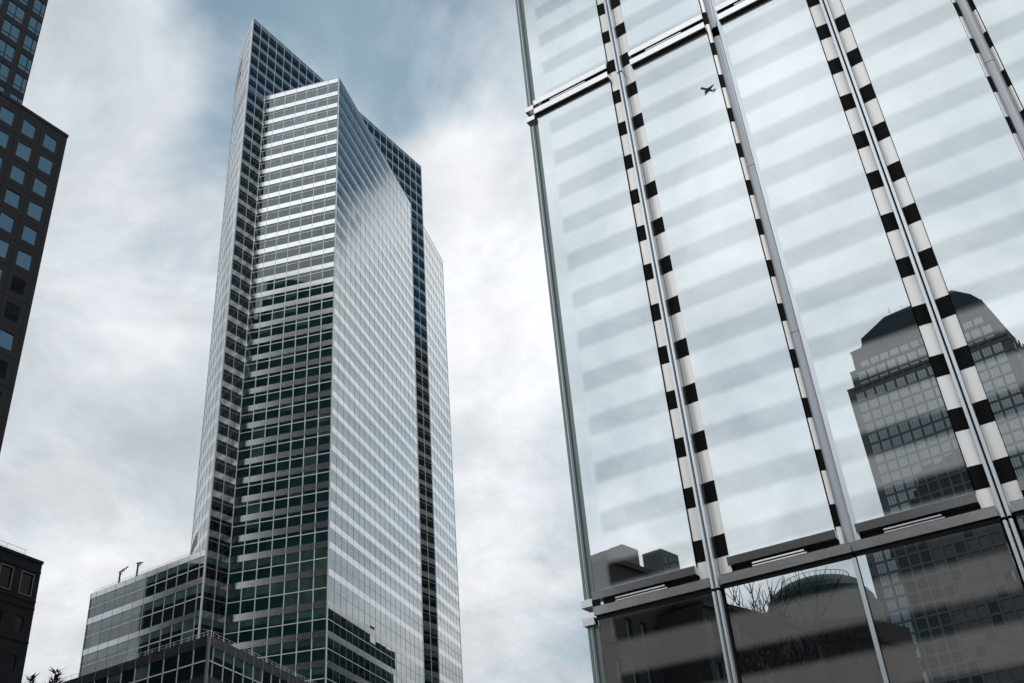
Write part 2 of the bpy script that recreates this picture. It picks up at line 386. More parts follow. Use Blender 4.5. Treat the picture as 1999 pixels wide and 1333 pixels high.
# curved silver west front, faceted by bay
allb = hi + [(202.18-1.38, 202.18)] + reg + tall
h = 123.4; p = Vector(E); arc = [Vector(p)]
for k in range(13):
    q = p + Vector((cos(radians(h)), sin(radians(h)), 0))*3.09
    Fk = Face(p, h, -1, TB)
    def st_arc(i, z0, z1, tl, rb, k=k):
        return 0.0, (k >= 3 and (214 < z0 < 222 or 76 < z0 < 81) and k < 9), (0, 1, 2, 3)
    facade(Fk, [0, 3.09], allb, st_arc, mw=0.045, md=0.02, ml=slim, rec=0.02)
    p = q; arc.append(Vector(p)); h -= 1.9
mats_span = [SPAN]
limited('window', wins, TM, tower, 100)
limited('spandrel', spans, mats_span, tower, 60); limited('slab_spandrel', spans2, [SPAN2], tower, 100)
limited('mullion', mulls, [FRAME], tower, 100); limited('slim_mullion', slim, [MULLD], tower, 100)
def inset(F, us, w): return [F.p(u, w, 0)[:2] for u in us]
body = MB()
slabpoly = [FS.p(0.45, -0.35, 0)[:2], FS.p(77.1, -0.35, 0)[:2]] + [(arc[-1].x - E.x + 40, arc[-1].y - E.y + 42)] + [((q.x - E.x) + 0.42, (q.y - E.y) + 0.15) for q in reversed(arc[1:])]
body.prism(slabpoly, 0.0, 227.4, 0, 1)
body.prism([FS.p(5.9, -0.5, 0)[:2], FF.p(0.35, -0.36, 0)[:2], FF.p(LF-.38, -0.36, 0)[:2], FR.p(LR-.05, -0.36, 0)[:2], FS.p(71.1, -0.5, 0)[:2]], 0.0, 202.2, 0, 1)
body.prism([FS.p(77.0, -0.5, 0)[:2], FW.p(0.2, -0.36, 0)[:2], FW.p(20.3, -0.36, 0)[:2], FW.p(20.3, -20, 0)[:2], FS.p(77.0, -22, 0)[:2]], 0.0, 202.1, 0, 1)
body.build('wall', [CORE, ROOFM], tower)
endw = MB()
# blank steel returns that close the block and the wing
Fe = Face(Cc, TFa, -1, TB); Fe.box(endw, -3.2, 0.0, -0.30, 0.0, 3, 202.71)
Fe2 = Face(WR, TFa, -1, TB); Fe2.box(endw, -20, 0.0, -0.3, 0.0, 3, 202.71)
endw.build('return_wall', [SPAN], tower)
cp = MB()
FS.box(cp, -0.05, 77.45, -0.45, 0.06, 228.002, 228.14)
FF.box(cp, 0.02, LF+0.06, -0.45, 0.06, 202.712, 202.84); FR.box(cp, 0.0, LR, -0.45, 0.06, 202.712, 202.84)
FW.box(cp, 0.1, 20.5, -0.45, 0.06, 202.712, 202.84)
cp.build('parapet_cap', [FRAME], tower)
# corner posts
for F_, u in ((FF, LF), (FS, 0.0), (FS, 77.4), (FR, LR), (FW, 20.5)):
    m = MB(); F_.box(m, u-0.09, u+0.09, -0.12, 0.09, 3, 202.6 if F_ is not FS else 227.9); m.build('corner_post', [FRAME], tower)

# ============================================================ stepped office block left of the tower
TP = 147.0
step = empty('office_block', 'lower glass office block with green blinds, joined to the left of the tower', 'office building', (E.x, E.y, 0))
FP = Face(E, TP, -1, TB)
us = [0.25, 1.77, 5.2, 8.49, 11.76, 15.18, 18.56, 21.98, 25.37, 28.66, 32.08, 35.35, 37.4]
sb = [(72.2, 73.40), (66.6, 67.9), (60.15, 61.32), (54.2, 55.5), (48.7, 50.0), (43.2, 44.5), (37.6, 38.9), (32.0, 33.3), (26.4, 27.7), (20.8, 22.1), (15.0, 16.4), (8.6, 10.0)]
sw, ss, sm = [], [], []
def st_step(i, z0, z1, tl, rb): return random.choice((.28, .30, .34)) if random.random() < .9 else 1.0, False, (0, 1, 2, 3)
facade(FP, us, sb, st_step, mw=0.06, md=0.03, wl=sw, sl=ss, ml=sm)
F2 = Face(E + FP.t*37.4, TS, -1, TB); 
facade(F2, lin(0, 30, 9), sb, st_step, mw=0.06, md=0.03, wl=sw, sl=ss, ml=sm)
limited('window', sw, [G_STEP, G_STEPB, FRAME, G_DARK], step, 100); limited('spandrel', ss, [SPAN], step); limited('mullion', sm, [MULLD], step)
b2 = MB(); b2.prism([FP.p(0.5, -.4, 0)[:2], FP.p(37.1, -.4, 0)[:2], FP.p(37.1, -30, 0)[:2], FP.p(6.0, -30, 0)[:2]], 0, 72.9, 0, 1); b2.build('wall', [CORE, ROOFM], step)
def railing(F, u0, u1, w, z, hgt, parent, n=12, r=0.03):
    m = MB(); m.tube(F.p(u0, w, z+hgt), F.p(u1, w, z+hgt), r); m.tube(F.p(u0, w, z+hgt*.5), F.p(u1, w, z+hgt*.5), r*.6)
    for k in range(n+1):
        u = u0 + (u1-u0)*k/n; m.tube(F.p(u, w, z-.3), F.p(u, w, z+hgt), r)
    return m.build('railing', [FRAME], parent)
railing(FP, 0.6, 37.2, -0.6, 73.4, 0.8, step, 12, 0.035)
def davit(name, label, u, w, ang, armlen, hgt):
    b = FP.o + FP.t*u + FP.n*w + E
    d = empty(name, label, 'roof crane', (b.x, b.y, 73.2), radians(ang), 'window cleaning davits on the roof')
    m = MB(); m.tube((0,0,-.6), (0,0,hgt), 0.22, 0.18, 8); m.build('post', [DAV], d)
    m = MB(); m.box(-.6,.6,-.5,.5,0,.35); m.box(-.3,.3,-.3,.3,.35,.7); m.build('base', [DAV], d)
    m = MB(); m.tube((-.3,0,hgt), (armlen,0,hgt+.6), 0.17, 0.11, 8); m.tube((0,0,hgt*.70), (armlen*.45,0,hgt+.22), 0.07); m.tube((armlen*.55,0,hgt+.3), (armlen*.55,0,hgt-.35), .05); m.tube((armlen*.8,0,hgt+.45), (armlen*.8,0,hgt-.05), .05); m.tube((armlen*.35,0,hgt+.1), (armlen*.35,0,hgt+.55), .09)
    m.build('arm', [DAV], d)
    return d
DAV = principled("dark_painted_steel", (0.05, 0.045, 0.055), 0.5)
davit('roof_davit', 'dark roof davit with its long arm stretched out sideways', 29.6, -1.2, -33, 2.6, 3.3)
davit('roof_davit', 'dark roof davit seen end-on with its arm pointing at the street, beside the railing', 23.3, -1.0, 62, 1.2, 3.5)

# ============================================================ low podium in front
PZ = 42.5; s = (PZ-1.6)/(40-1.6); PC = Vector((-43.55*s, 131.04*s, 0))
pod = empty('glass_podium', 'dark glass podium with a sharp corner and thin railing before the tower base', 'office building', (PC.x, PC.y, 0))
Pl = Face(PC, 147.5, -1, PC); Pr = Face(PC, 78.4, 1, PC)
pb = [(PZ-1.38, PZ), (PZ-6.9, PZ-5.45), (PZ-12.2, PZ-10.8), (PZ-17.6, PZ-16.2), (PZ-23, PZ-21.6), (PZ-28.4, PZ-27), (PZ-34, PZ-32.5)]
pw, ps, pm = [], [], []
def st_pod(i, z0, z1, tl, rb): return random.choice((0, 0, .3, .45)), False, (0, 1, 2, 3)
facade(Pl, lin(0, 65, 20), pb, st_pod, mw=0.06, md=0.03, wl=pw, sl=ps, ml=pm)
facade(Pr, [0, 1.6] + [1.6 + 3.05*k for k in range(1, 17)], pb, st_pod, mw=0.06, md=0.03, wl=pw, sl=ps, ml=pm)
limited('window', pw, [G_STEP, G_STEPB, FRAME, G_DARK], pod); limited('spandrel', ps, [SPAN], pod); limited('mullion', pm, [MULLD], pod)
m = MB(); m.prism([Pr.p(.5, -.42, 0)[:2], Pr.p(50, -.42, 0)[:2], Pl.p(64.8, -20, 0)[:2], Pl.p(64.8, -.42, 0)[:2]], 0, PZ-.6, 0, 1); m.build('wall', [CORE, ROOFM], pod)
railing(Pl, 0.0, 65, -0.3, PZ, 0.75, pod, 40, 0.03); railing(Pr, 0.0, 50, -0.3, PZ, 0.75, pod, 32, 0.03)

# ============================================================ generic punched-window building
def punched(F, wl, nm, u0, nb, pu, ww, ztop, nf, pz, wh, mi_glass, depth=0.25, arched=False, muntin=0, trim=0.0, jit=0.002):
    for r in range(nf):
        for k in range(nb):
            a = u0 + pu*k; z1 = ztop - pz*r; z0 = z1 - wh
            mb = MB(); tu, tz = random.gauss(0, jit), random.gauss(0, jit)
            F.quad(mb, a, a+ww, -depth+.02, z0, z1, 0, tu, tz)
            if muntin:
                F.box(mb, a+ww/2-.06, a+ww/2+.06, -depth+.03, -depth+.12, z0, z1, 1)
            if muntin > 1: F.box(mb, a, a+ww, -depth+.03, -depth+.11, z0+wh*.28-.05, z0+wh*.28+.05, 1)
            if trim:
                F.box(mb, a-trim, a, -depth, .03, z0-trim, z1+trim, 1); F.box(mb, a+ww, a+ww+trim, -depth, .03, z0-trim, z1+trim, 1)
                F.box(mb, a, a+ww, -depth, .03, z1, z1+trim, 1); F.box(mb, a, a+ww, -depth, .03, z0-trim, z0, 1)
            mb.key = F.key(a, z0, ww*wh); wl.append(mb)
def holed_wall(F, U0, U1, Z0, Z1, u0, nb, pu, ww, ztop, nf, pz, wh, mi=0, depth=0.25):
    """wall skin built of piers and floor strips round the openings"""
    mb = MB(); us = [U0]; zs = []
    for r in range(nf): zs.append((ztop-pz*r-wh, ztop-pz*r))
    # horizontal strips
    zt = Z1
    for (a, b) in zs:
        if b < zt: F.box(mb, U0, U1, -depth, 0, b, zt, mi)
        zt = a
    F.box(mb, U0, U1, -depth, 0, Z0, zt, mi)
    for (a, b) in zs:
        c = U0
        for k in range(nb):
            x = u0+pu*k
            if x > c: F.box(mb, c, x, -depth, -0.003, a, b, mi)
            c = x+ww
        if c < U1: F.box(mb, c, U1, -depth, -0.003, a, b, mi)
    return mb
# --- dark granite tower at the left edge
s = (100-1.6)/(80-1.6); LC = Vector((-46.10*s, 78.14*s, 0)); TL = 60.5
ld = empty('granite_tower', 'dark brown granite tower with square blue windows at the left edge, set back higher up', 'office tower', (LC.x, LC.y, 0))
FL = Face(LC, TL, 1, LC)      # u negative goes towards the camera
U = lambda v: v*s
nb = 16; u0 = U(-1.01-1.45)-U(2.53)*(nb-1)
args = (U(-2.53*nb-.4), 0.0, 0.0, 100.0, u0, nb, U(2.53), U(1.45), 100+U(-1.25), 25, U(3.07), U(1.76))
m = holed_wall(FL, *args, depth=.35)
m.prism([FL.p(-.02, -.36, 0)[:2], FL.p(-.02, -45, 0)[:2], FL.p(args[0], -45, 0)[:2], FL.p(args[0], -.36, 0)[:2]], 0, 99.6, 0)
FL.box(m, args[0], .08, -.6, .08, 100.002, 100.45)
# joints of the stone panels
m.build('wall', [GRAN], ld)
j = MB()
for k in range(nb+1):
    u = u0 + U(2.53)*k - U(.54)
    FL.box(j, u-.03, u+.03, -.1, .004, 1, 99.9)
for r in range(25):
    for dz in (.62, -1.76-.62): 
        z = 100+U(-1.25)-U(3.07)*r + U(dz); FL.box(j, args[0], -.01, -.1, .0035, z-.02, z+.02)
j.build('panel_joint', [GRAN2], ld)
wl = []; punched(FL, wl, 'w', u0, nb, U(2.53), U(1.45), 100+U(-1.25), 25, U(3.07), U(1.76), 0, .09, jit=.025)
# set-back upper shaft
FU = Face(LC + FL.t*U(-5.47) + FL.n*-0.25, TL, 1, LC)
def hi_win():
    lst = []; m2 = MB(); fl = 18; pz = U(2.95); zt0 = 100+U(1.25)
    uu = [(-0.55-.9, -0.06)] + [(-0.55-.9-.62-1.93-2.55*k, -0.55-.9-.62-2.55*k) for k in range(8)]
    for r in range(fl):
        z1 = zt0 + pz*r; z0 = z1 - U(2.12)
        if r == 0: z0 = 100.5
        for i, (a, b) in enumerate(uu):
            mb = MB(); a_, b_ = U(a), U(b); FU.quad(mb, a_, b_, -.08, z0, z1, 0, random.gauss(0, .003), random.gauss(0, .003))
            mid = a_ + U(.93); FU.box(mb, mid-.05, mid+.05, -.08, -.03, z0, z1, 1)
            if r: FU.box(mb, a_, b_, -.08, -.045, z0+U(.55)-.05, z0+U(.55)+.05, 1)
            mb.key = FU.key(a_, z0, (b_-a_)*(z1-z0)); lst.append(mb)
        FU.box(m2, U(-22), 0, -.38, 0, z1, z1 + pz - U(2.12) if r else z1 + pz - U(2.12), 0)
    for k in range(8):
        a = U(-0.55-.9-.62-2.55*k); FU.box(m2, a, a+U(.62), -.38, .12, 100.4, zt0+pz*fl, 0)
    FU.box(m2, -.07, 0, -.37, -.003, 100.4, zt0+pz*fl, 0)
    m2.prism([FU.p(-.02, -.4, 0)[:2], FU.p(-.02, -36, 0)[:2], FU.p(U(-22), -36, 0)[:2], FU.p(U(-22), -.4, 0)[:2]], 99, zt0+pz*fl, 0)
    m2.build('upper_wall', [GRAN], ld); return lst
wl += hi_win()
limited('window', wl, [G_LD, BLACK], ld)
# --- black granite block, lower left corner
s2 = (38-1.6)/(35-1.6); BC = Vector((-45.11*s2, 86.99*s2, 0))
bb = empty('granite_block', 'nearly black granite block with framed windows in the lower left corner', 'building', (BC.x, BC.y, 0))
FB = Face(BC, 71.0, 1, BC); V = lambda v: v*s2
m = MB()
rows = [(38-V(3.15), 38-V(1.25), 1.32), (38-V(6.48), 38-V(5.14), .92)] + [(38-V(6.48+3.37*k), 38-V(5.14+3.37*k), .92) for k in range(1, 8)]
zt = 38.0; bw = []
for (a, b, wd) in rows:
    FB.box(m, -30, 0, -.3, 0, b, zt); zt = a; c = -30
    for k in range(9, -1, -1):
        cen = V(-1.42) - V(2.42)*k; x0, x1 = cen - V(wd)/2, cen + V(wd)/2
        FB.box(m, c, x0, -.3, -.003, a, b); c = x1
        w_ = MB(); FB.quad(w_, x0, x1, -.12, a, b, 0)
        if wd > 1:
            t_ = .09
            FB.box(w_, x0-t_, x0, -.2, .05, a-t_, b+t_, 1); FB.box(w_, x1, x1+t_, -.2, .05, a-t_, b+t_, 1); FB.box(w_, x0, x1, -.2, .05, b, b+t_, 1); FB.box(w_, x0, x1, -.2, .05, a-t_, a, 1)
        w_.key = FB.key(x0, a, wd); bw.append(w_)
    FB.box(m, c, 0, -.3, -.003, a, b)
FB.box(m, -30, 0, -.3, 0, 0, zt)
for z in (38-V(.85), 38-V(3.55), 38-V(4.2), 38-V(7.2)): FB.box(m, -30, -.01, -.1, .07, z-.09, z+.09)
FB.box(m, -30, .06, -.6, .1, 38.002, 38.3)
m.prism([FB.p(0, -.31, 0)[:2], FB.p(0, -26, 0)[:2], FB.p(-30, -26, 0)[:2], FB.p(-30, -.31, 0)[:2]], 0, 37.7)
m.build('wall', [GRAN2], bb); limited('window', bw, [G_LD2, TRIMG], bb); railing(FB, -30, -2.0, -.4, 38.3, .7, bb, 12, .025)

# ============================================================ striped glass building on the right
RN = Vector((.5, sqrt(3)/2, 0)); RO = CAM.copy(); RO.z = 0; RO = RO + RN*13.0
rb = empty('striped_glass_building', 'mirror-glass building on the right with milky stripes and black and white mullion strips', 'glass building', (RO.x, RO.y, 0), radians(-30))
Z = lambda v: 1.6 + K*v
PAN = [(-4.98, -3.73), (-3.34, -2.19), (-1.965, -.82), (-.42, .725), (.93, 2.10), (2.50, 3.65)]
PITCHR = 7.68
PANL = [(-4.98, -3.595), (-3.455, -2.075), (-2.045, -.69), (-.545, .81), (.845, 2.215), (2.385, 3.65)]
rowz = [(-1.15, 3.07)] + [(3.35+PITCHR*k, 10.745+PITCHR*k) for k in range(3)]
for r, (v0, v1) in enumerate(rowz):
    for i, (a, b) in enumerate(PANL if r == 0 else PAN):
        m = MB(); x0, x1 = a*K, b*K; xm = (x0+x1)/2
        rot = radians(.8) if r == 0 else random.gauss(0, .0010); tz = random.gauss(0, .0010)
        f = lambda x, y, z: (x, y + (x-xm)*sin(rot) + (z-Z((v0+v1)/2))*tz, z)
        z0, z1 = Z(v0), Z(v1)
        m.hexa([f(x0,0,z0), f(x1,0,z0), f(x1,.03,z0), f(x0,.03,z0), f(x0,0,z1), f(x1,0,z1), f(x1,.03,z1), f(x0,.03,z1)])
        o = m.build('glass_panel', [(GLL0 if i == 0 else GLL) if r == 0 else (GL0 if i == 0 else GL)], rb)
        # edge gasket / side channel
        m = MB(); yb = .03 + (.02 if r == 0 else 0)
        m.box(x0+.012, x1-.012, yb, .20, z0+.03, z1-.03); m.build('panel_frame', [FINM], rb)
sq = []
def strip_profile(x0, x1, n=6, ya=.045, yb=.065, flip=False):
    pts = []
    for k in range(n+1):
        t = k/n; x = x0+(x1-x0)*t; tt = (1-t) if flip else t
        pts.append((x, ya + (yb-ya)*(1-cos(tt*pi/2))))
    return pts
def strips(x0, x1, flip, parent, yb=.065):
    """curved satin strip broken by perforated black squares"""
    pr_ = strip_profile(x0, x1, yb=yb, flip=flip); wm = MB()
    zz0, zz1 = 3.115, 26.2
    for (p0, p1) in zip(pr_, pr_[1:]): wm.quad((p0[0], p0[1], Z(zz0)), (p1[0], p1[1], Z(zz0)), (p1[0], p1[1], Z(zz1)), (p0[0], p0[1], Z(zz1)))
    t = 9.905
    while t - .6255 - .2447 > zz0: t -= .6255
    while t < zz1:
        m = MB(); a, b = t-.2447, t
        for (p0, p1) in zip(pr_, pr_[1:]): m.quad((p0[0], p0[1]-.004, Z(a)), (p1[0], p1[1]-.004, Z(a)), (p1[0], p1[1]-.004, Z(b)), (p0[0], p0[1]-.004, Z(b)))
        m.key = 1.0 / (1 + ((x0+x1)/2+2)**2*.15 + (Z(a)-9)**2*.06); sq.append(m); t += .6255
    # seams of the satin strip at the floor joints
    o = wm.build('mullion_strip', [STRIPM], parent, True)
for (l, r_) in ((-3.73, -3.34), (-.82, -.42), (2.10, 2.50)):
    c = (l+r_)/2
    strips(l*K+.012, (c-.045)*K, False, rb); strips((c+.045)*K, r_*K-.012, True, rb, .06)
    for (v0, v1) in [(-1.15, 3.03)] + [(3.06+PITCHR*k, 10.71+PITCHR*k) for k in range(3)]:
        m = MB(); gw = .014*K
        for sg in (-1, 1):
            x = (c + sg*.027)*K
            m.box(x-gw, x+gw, -.10, .14, Z(v0), Z(v1)); m.box(x-gw-.004, x+gw+.004, -.06, -.03, Z(v0), Z(v1))
        m.box((c-.02)*K, (c+.02)*K, -.02, .13, Z(v0), Z(v1), 1)
        m.build('mullion_rail', [RAILM, BLACK], rb)
for (l, r_) in ((-2.19, -1.965), (.725, .93)):
    c = (l+r_)/2
    strips(l*K+.01, (c-.055)*K, False, rb, .075)
    if l > 0: strips((c+.055)*K, r_*K-.01, True, rb, .075)
    if l < 0:
        m = MB(); m.box((c+.055)*K, r_*K-.006, .035, .12, Z(3.115), Z(26.1)); m.build('side_plate', [RAILM], rb)
    m = MB(); m.box((c-.022)*K, (c+.022)*K, -.02, .16, Z(-1.15), Z(3.04)); m.build('mullion_column', [RAILM], rb)
    for k in range(3):
        for (q0, q1) in ((3.10, 5.72), (5.728, 8.22), (8.228, 10.60)):
            m = MB(); zz0, zz1 = Z(q0+PITCHR*k), Z(q1+PITCHR*k); xw = .066*K
            n = 8; pr_ = [(c*K + xw*cos(pi - pi*t/n)*1.0, .095 - .055*sin(pi*t/n)) for t in range(n+1)]
            for (p0, p1) in zip(pr_, pr_[1:]): m.quad((p0[0], p0[1], zz0), (p1[0], p1[1], zz0), (p1[0], p1[1], zz1), (p0[0], p0[1], zz1))
            m.quad((pr_[0][0], .16, zz0), (pr_[0][0], pr_[0][1], zz0), (pr_[0][0], pr_[0][1], zz1), (pr_[0][0], .16, zz1)); m.quad((pr_[-1][0], pr_[-1][1], zz0), (pr_[-1][0], .16, zz0), (pr_[-1][0], .16, zz1), (pr_[-1][0], pr_[-1][1], zz1))
            m.build('mullion_column', [COLM], rb, True)
limited('perforated_square', sq, [PERF], rb)
# transoms
def bevel_bar(m, x0, x1, y0, y1, z0, z1, dy):
    c = .008
    m.hexa([(x0,y0+dy,z0),(x1,y0+dy,z0),(x1,y1,z0),(x0,y1,z0),(x0,y0,z1-c),(x1,y0,z1-c),(x1,y1,z1-c),(x0,y1,z1-c)])
    m.hexa([(x0,y0,z1-c),(x1,y0,z1-c),(x1,y1,z1-c),(x0,y1,z1-c),(x0,y0+c,z1),(x1,y0+c,z1),(x1,y1,z1),(x0,y1,z1)])
for k in range(3):
    o = PITCHR*k
    for i, (a, b) in enumerate(PAN):
        x0, x1 = a*K - .012, b*K + .012; w_ = x1-x0
        m = MB(); bevel_bar(m, x0, x1, -.10, .10, Z(3.262+o), Z(3.352+o), .013)
        m.build('upper_transom_bar', [STEELB], rb)
        m = MB(); m.box(x0+w_*.22, x1-w_*.30, -.07, .10, Z(3.222+o), Z(3.238+o)); m.box(x0+w_*.22, x1-w_*.28, -.075, .10, Z(3.192+o), Z(3.205+o))
        m.build('transom_lip', [STEELB], rb)
        if k == 0: x0, x1 = PANL[i][0]*K-.012, PANL[i][1]*K+.012
        m = MB(); bevel_bar(m, x0, x1, -.10, .10, Z(3.085+o), Z(3.186+o), .007); m.build('lower_transom_bar', [STEELB], rb)
        m = MB(); m.box(x0+.004, x1-.004, -.03, .15, Z(3.052+o), Z(3.084+o)); m.box(x0+w_*.05, x1-w_*.05, .101, .16, Z(3.088+o), Z(3.262+o)); m.build('gasket', [BLACK], rb)
# outer fin at the open left edge, in storey lengths, with bracket blocks
for (v0, v1) in [(-1.15, 2.99)] + [(3.29+PITCHR*k, 3.29+PITCHR*k+7.31) for k in range(3)]:
    m = MB(); z0, z1 = Z(v0), Z(v1); X = -5.115*K
    m.box(X, X+.035, -.03, .01, z0, z1); m.box(X+.035, X+.06, -.015, .0, z0, z1, 1); m.box(X+.06, X+.095, -.03, .01, z0, z1); m.box(X+.095, -4.985*K, .005, .03, z0, z1, 2)
    m.build('edge_fin', [FINM, RAILM, FINM], rb)
for k in range(3):
    for (q0, q1) in ((3.20, 3.285), (2.995, 3.075)):
        m = MB(); m.box(-5.145*K, -4.998*K, -.085, .20, Z(q0+PITCHR*k), Z(q1+PITCHR*k)); m.build('bracket', [STEEL], rb)
m = MB(); m.box(-4.72*K, 4.0*K, .45, 9.0, -.2, Z(26.2)); 
for i, (a, b) in enumerate(PAN): m.box(a*K+.05 if i else -4.72*K, b*K-.05, .2, .45, -.2, Z(26.1))
m.build('inner_wall', [CORE], rb)
m = MB(); m.box(-3.73*K, 3.9*K, .21, .44, -.2, Z(26.0)); m.build('channel_back', [BLACK], rb)

# ============================================================ buildings seen only in the mirror glass
def grid_tower(name, label, o, ang, side, tiers, cell, fh, fr, mats, roofz=None):
    pass
KC = Vector((-169.16, -282.39, 0)); TC = 158.5
ct = empty('pyramid_top_tower', 'stepped stone tower with dark hipped roof, mirrored in the third glass column from the left', 'office tower', (KC.x, KC.y, 0))
Fc = Face(KC, TC, -1, KC)
# the camera sees the reflection of the face whose outward normal points to the camera side
if (CAM - KC).dot(Fc.n) < 0: Fc.n = -Fc.n
cw = []; wm = MB()
tiers = [(0.0, 46.5, 188.2, 191.0, 0.0), (0.0, 51.2, 181.9, 190.4, 0.0), (-2.0, 53.3, 175.2, 181.9, 0.6), (-4.1, 56.0, 0.0, 175.0, 1.2)]
for (a, b, z0, z1, w0) in tiers:
    wm.prism([Fc.p(a, w0-.35, 0)[:2], Fc.p(b, w0-.35, 0)[:2], Fc.p(b, -40, 0)[:2], Fc.p(a, -40, 0)[:2]], z0, z1)
    Fc.box(wm, a-.1, b+.1, w0-.4, w0+.1, z1-.9, z1+.02)
def grid(F, w0, ua, ub, za, zb, pu=3.95, pz=4.25, fw=.85, ztop=185.7):
    n0 = math.floor(ua/pu); u = ua
    k = 0
    cells = []
    x = ub - 2.6
    while x - pu > ua:
        cells.append((x-pu+fw, x)); x -= pu
    z = ztop
    while z > za:
        z1, z0 = z - .75, max(z - pz, za)
        if z1 <= zb:
            for ci, (c0, c1) in enumerate(cells):
                if z1 < 121 and ci > 4 and (ci + int(z1)) % 5: continue
                m = MB(); F.quad(m, c0, c1, w0-.2, z0, z1, 0, random.gauss(0,.002), random.gauss(0,.002))
                for q in (1, 2): F.box(m, c0+(c1-c0)*q/3-.05, c0+(c1-c0)*q/3+.05, w0-.2, w0-.12, z0, z1, 1)
                m.key = z1; cw.append(m)
            lo_ = z0
        z -= pz
    # frame skin
    for (c0, c1) in cells: F.box(wm, c1, c1+fw, w0-.34, w0+.02, za, min(zb, ztop))
    z = ztop
    while z > za:
        if z <= zb+.1: F.box(wm, ua, ub, w0-.34, w0, z-.75, z)
        z -= pz
    F.box(wm, ub-2.6+fw, ub, w0-.34, w0, za, min(zb, ztop)); 
grid(Fc, 0.0, 0.3, 51.2, 181.9, 186.5); grid(Fc, .6, -1.5, 53.3, 175.2, 181.9); grid(Fc, 1.2, -3.6, 56.0, 4, 175.0)
Fcs = Face(KC, 73.5, 1, KC); 
if (CAM - KC).dot(Fcs.n) < 0: pass
wm.build('wall', [STONEC], ct)
# side face windows
Fcs = Face(KC + Fc.t*-4.1 + Fc.n*1.2, 73.5+180, 1, KC)
Fcs.n = -Fc.t if True else Fcs.n
wm = MB(); grid(Fcs, .35, .8, 36, 4, 175.0)
wm.build('side_wall', [STONEC], ct)
limited('window', cw, [G_ENV, TRIMG], ct)
rf = MB(); prof = [(46.3, 191.0), (46.3, 195.2), (35.9, 201.3), (9.1, 201.4), (3.1, 195.8), (0.1, 191.0)]
n = len(prof)
fr = [Fc.p(u, -.4 - (z-191)*.35, z) for u, z in prof]; bk = [Fc.p(u, -38 + (z-191)*.35, z) for u, z in prof]
rf.poly(fr); rf.poly(list(reversed(bk)))
for i in range(n): rf.quad(fr[i], bk[i], bk[(i+1)%n], fr[(i+1)%n])
rf.tube(Fc.p(33, -3, 201.3), Fc.p(33, -3, 203.6), .15); rf.tube(Fc.p(28, -3, 201.3), Fc.p(28, -3, 202.8), .1)
rf.build('roof', [COPPER], ct)

# pair of flats low in the first panel
f2 = 2.0; C2_ = CAM + RN*26.0; RC = Vector((C2_.x + (-101.01-C2_.x)*f2, C2_.y + (-58.95-C2_.y)*f2, 0)); FZ = (50-1.6)*f2+1.6
def env_block(name, label, o, ang, base, faces, body, z1, matw, cat='building', roofless=True):
    pass
fl = empty('apartment_block', 'pale apartment block with a blank gable, mirrored low in the first glass column', 'apartment block', (RC.x, RC.y, 0))
Fa = Face(RC, 157.5, -1, RC)
if (CAM-RC).dot(Fa.n) < 0: Fa.n = -Fa.n
wm = MB(); wm.prism([Fa.p(0, -.3, 0)[:2], Fa.p(30, -.3, 0)[:2], Fa.p(30, -8, 0)[:2], Fa.p(0, -8, 0)[:2]], 0, FZ); Fa.box(wm, 0, 4.2, -.3, .25, 0, FZ)
Fa.box(wm, 4.2, 30, -.3, .02, FZ-3.2, FZ)
cw = []
for r in range(12):
    for k in range(10):
        z1 = FZ - 3.2 - 3.4*r; m = MB(); Fa.quad(m, 4.3+k*2.5, 4.3+k*2.5+2.1, -.1, z1-2.9, z1, 0, random.gauss(0,.004), random.gauss(0,.004)); Fa.box(m, 4.3+k*2.5+1.0, 4.3+k*2.5+1.08, -.1, 0, z1-2.9, z1, 1); m.key = z1; cw.append(m)
    Fa.box(wm, 4.2, 30, -.3, .05, z1-3.4, z1-2.9)
wm.build('wall', [STONE2], fl); limited('window', cw, [G_ENV, TRIMG], fl)
RC2 = RC + Fa.t*(-6.1*2) + Vector((0,0,0)); Fz2 = (47.6-1.6)*f2+1.6
fl2 = empty('apartment_block', 'smaller grey apartment block with a peaked corner, mirrored right of the pale one', 'apartment block', (RC2.x, RC2.y, 0))
Fb = Face(RC2, 157.5, 1, RC2); Fb.n = Fa.n.copy()
wm = MB(); wm.prism([Fb.p(0, -.0, 0)[:2], Fb.p(6.2, -.0, 0)[:2], Fb.p(6.2, -9, 0)[:2], Fb.p(0, -9, 0)[:2]], 0, Fz2)
Fside = Face(RC2, 157.5+90, 1, RC2); Fside.n = -Fa.t
Fside.t = -Fa.n
cw = []
for r in range(8):
    for k in range(3):
        m = MB(); z1 = Fz2-2.2-3.5*r; Fside.quad(m, .8+k*2.6, .8+k*2.6+1.9, .03, z1-2.5, z1, 0); Fside.box(m, .7+k*2.6, .8+k*2.6, .0, .06, z1-2.6, z1, 1); m.key = z1; cw.append(m)
wm.build('wall', [STONE2], fl2); limited('window', cw, [G_ENV, TRIMG], fl2)

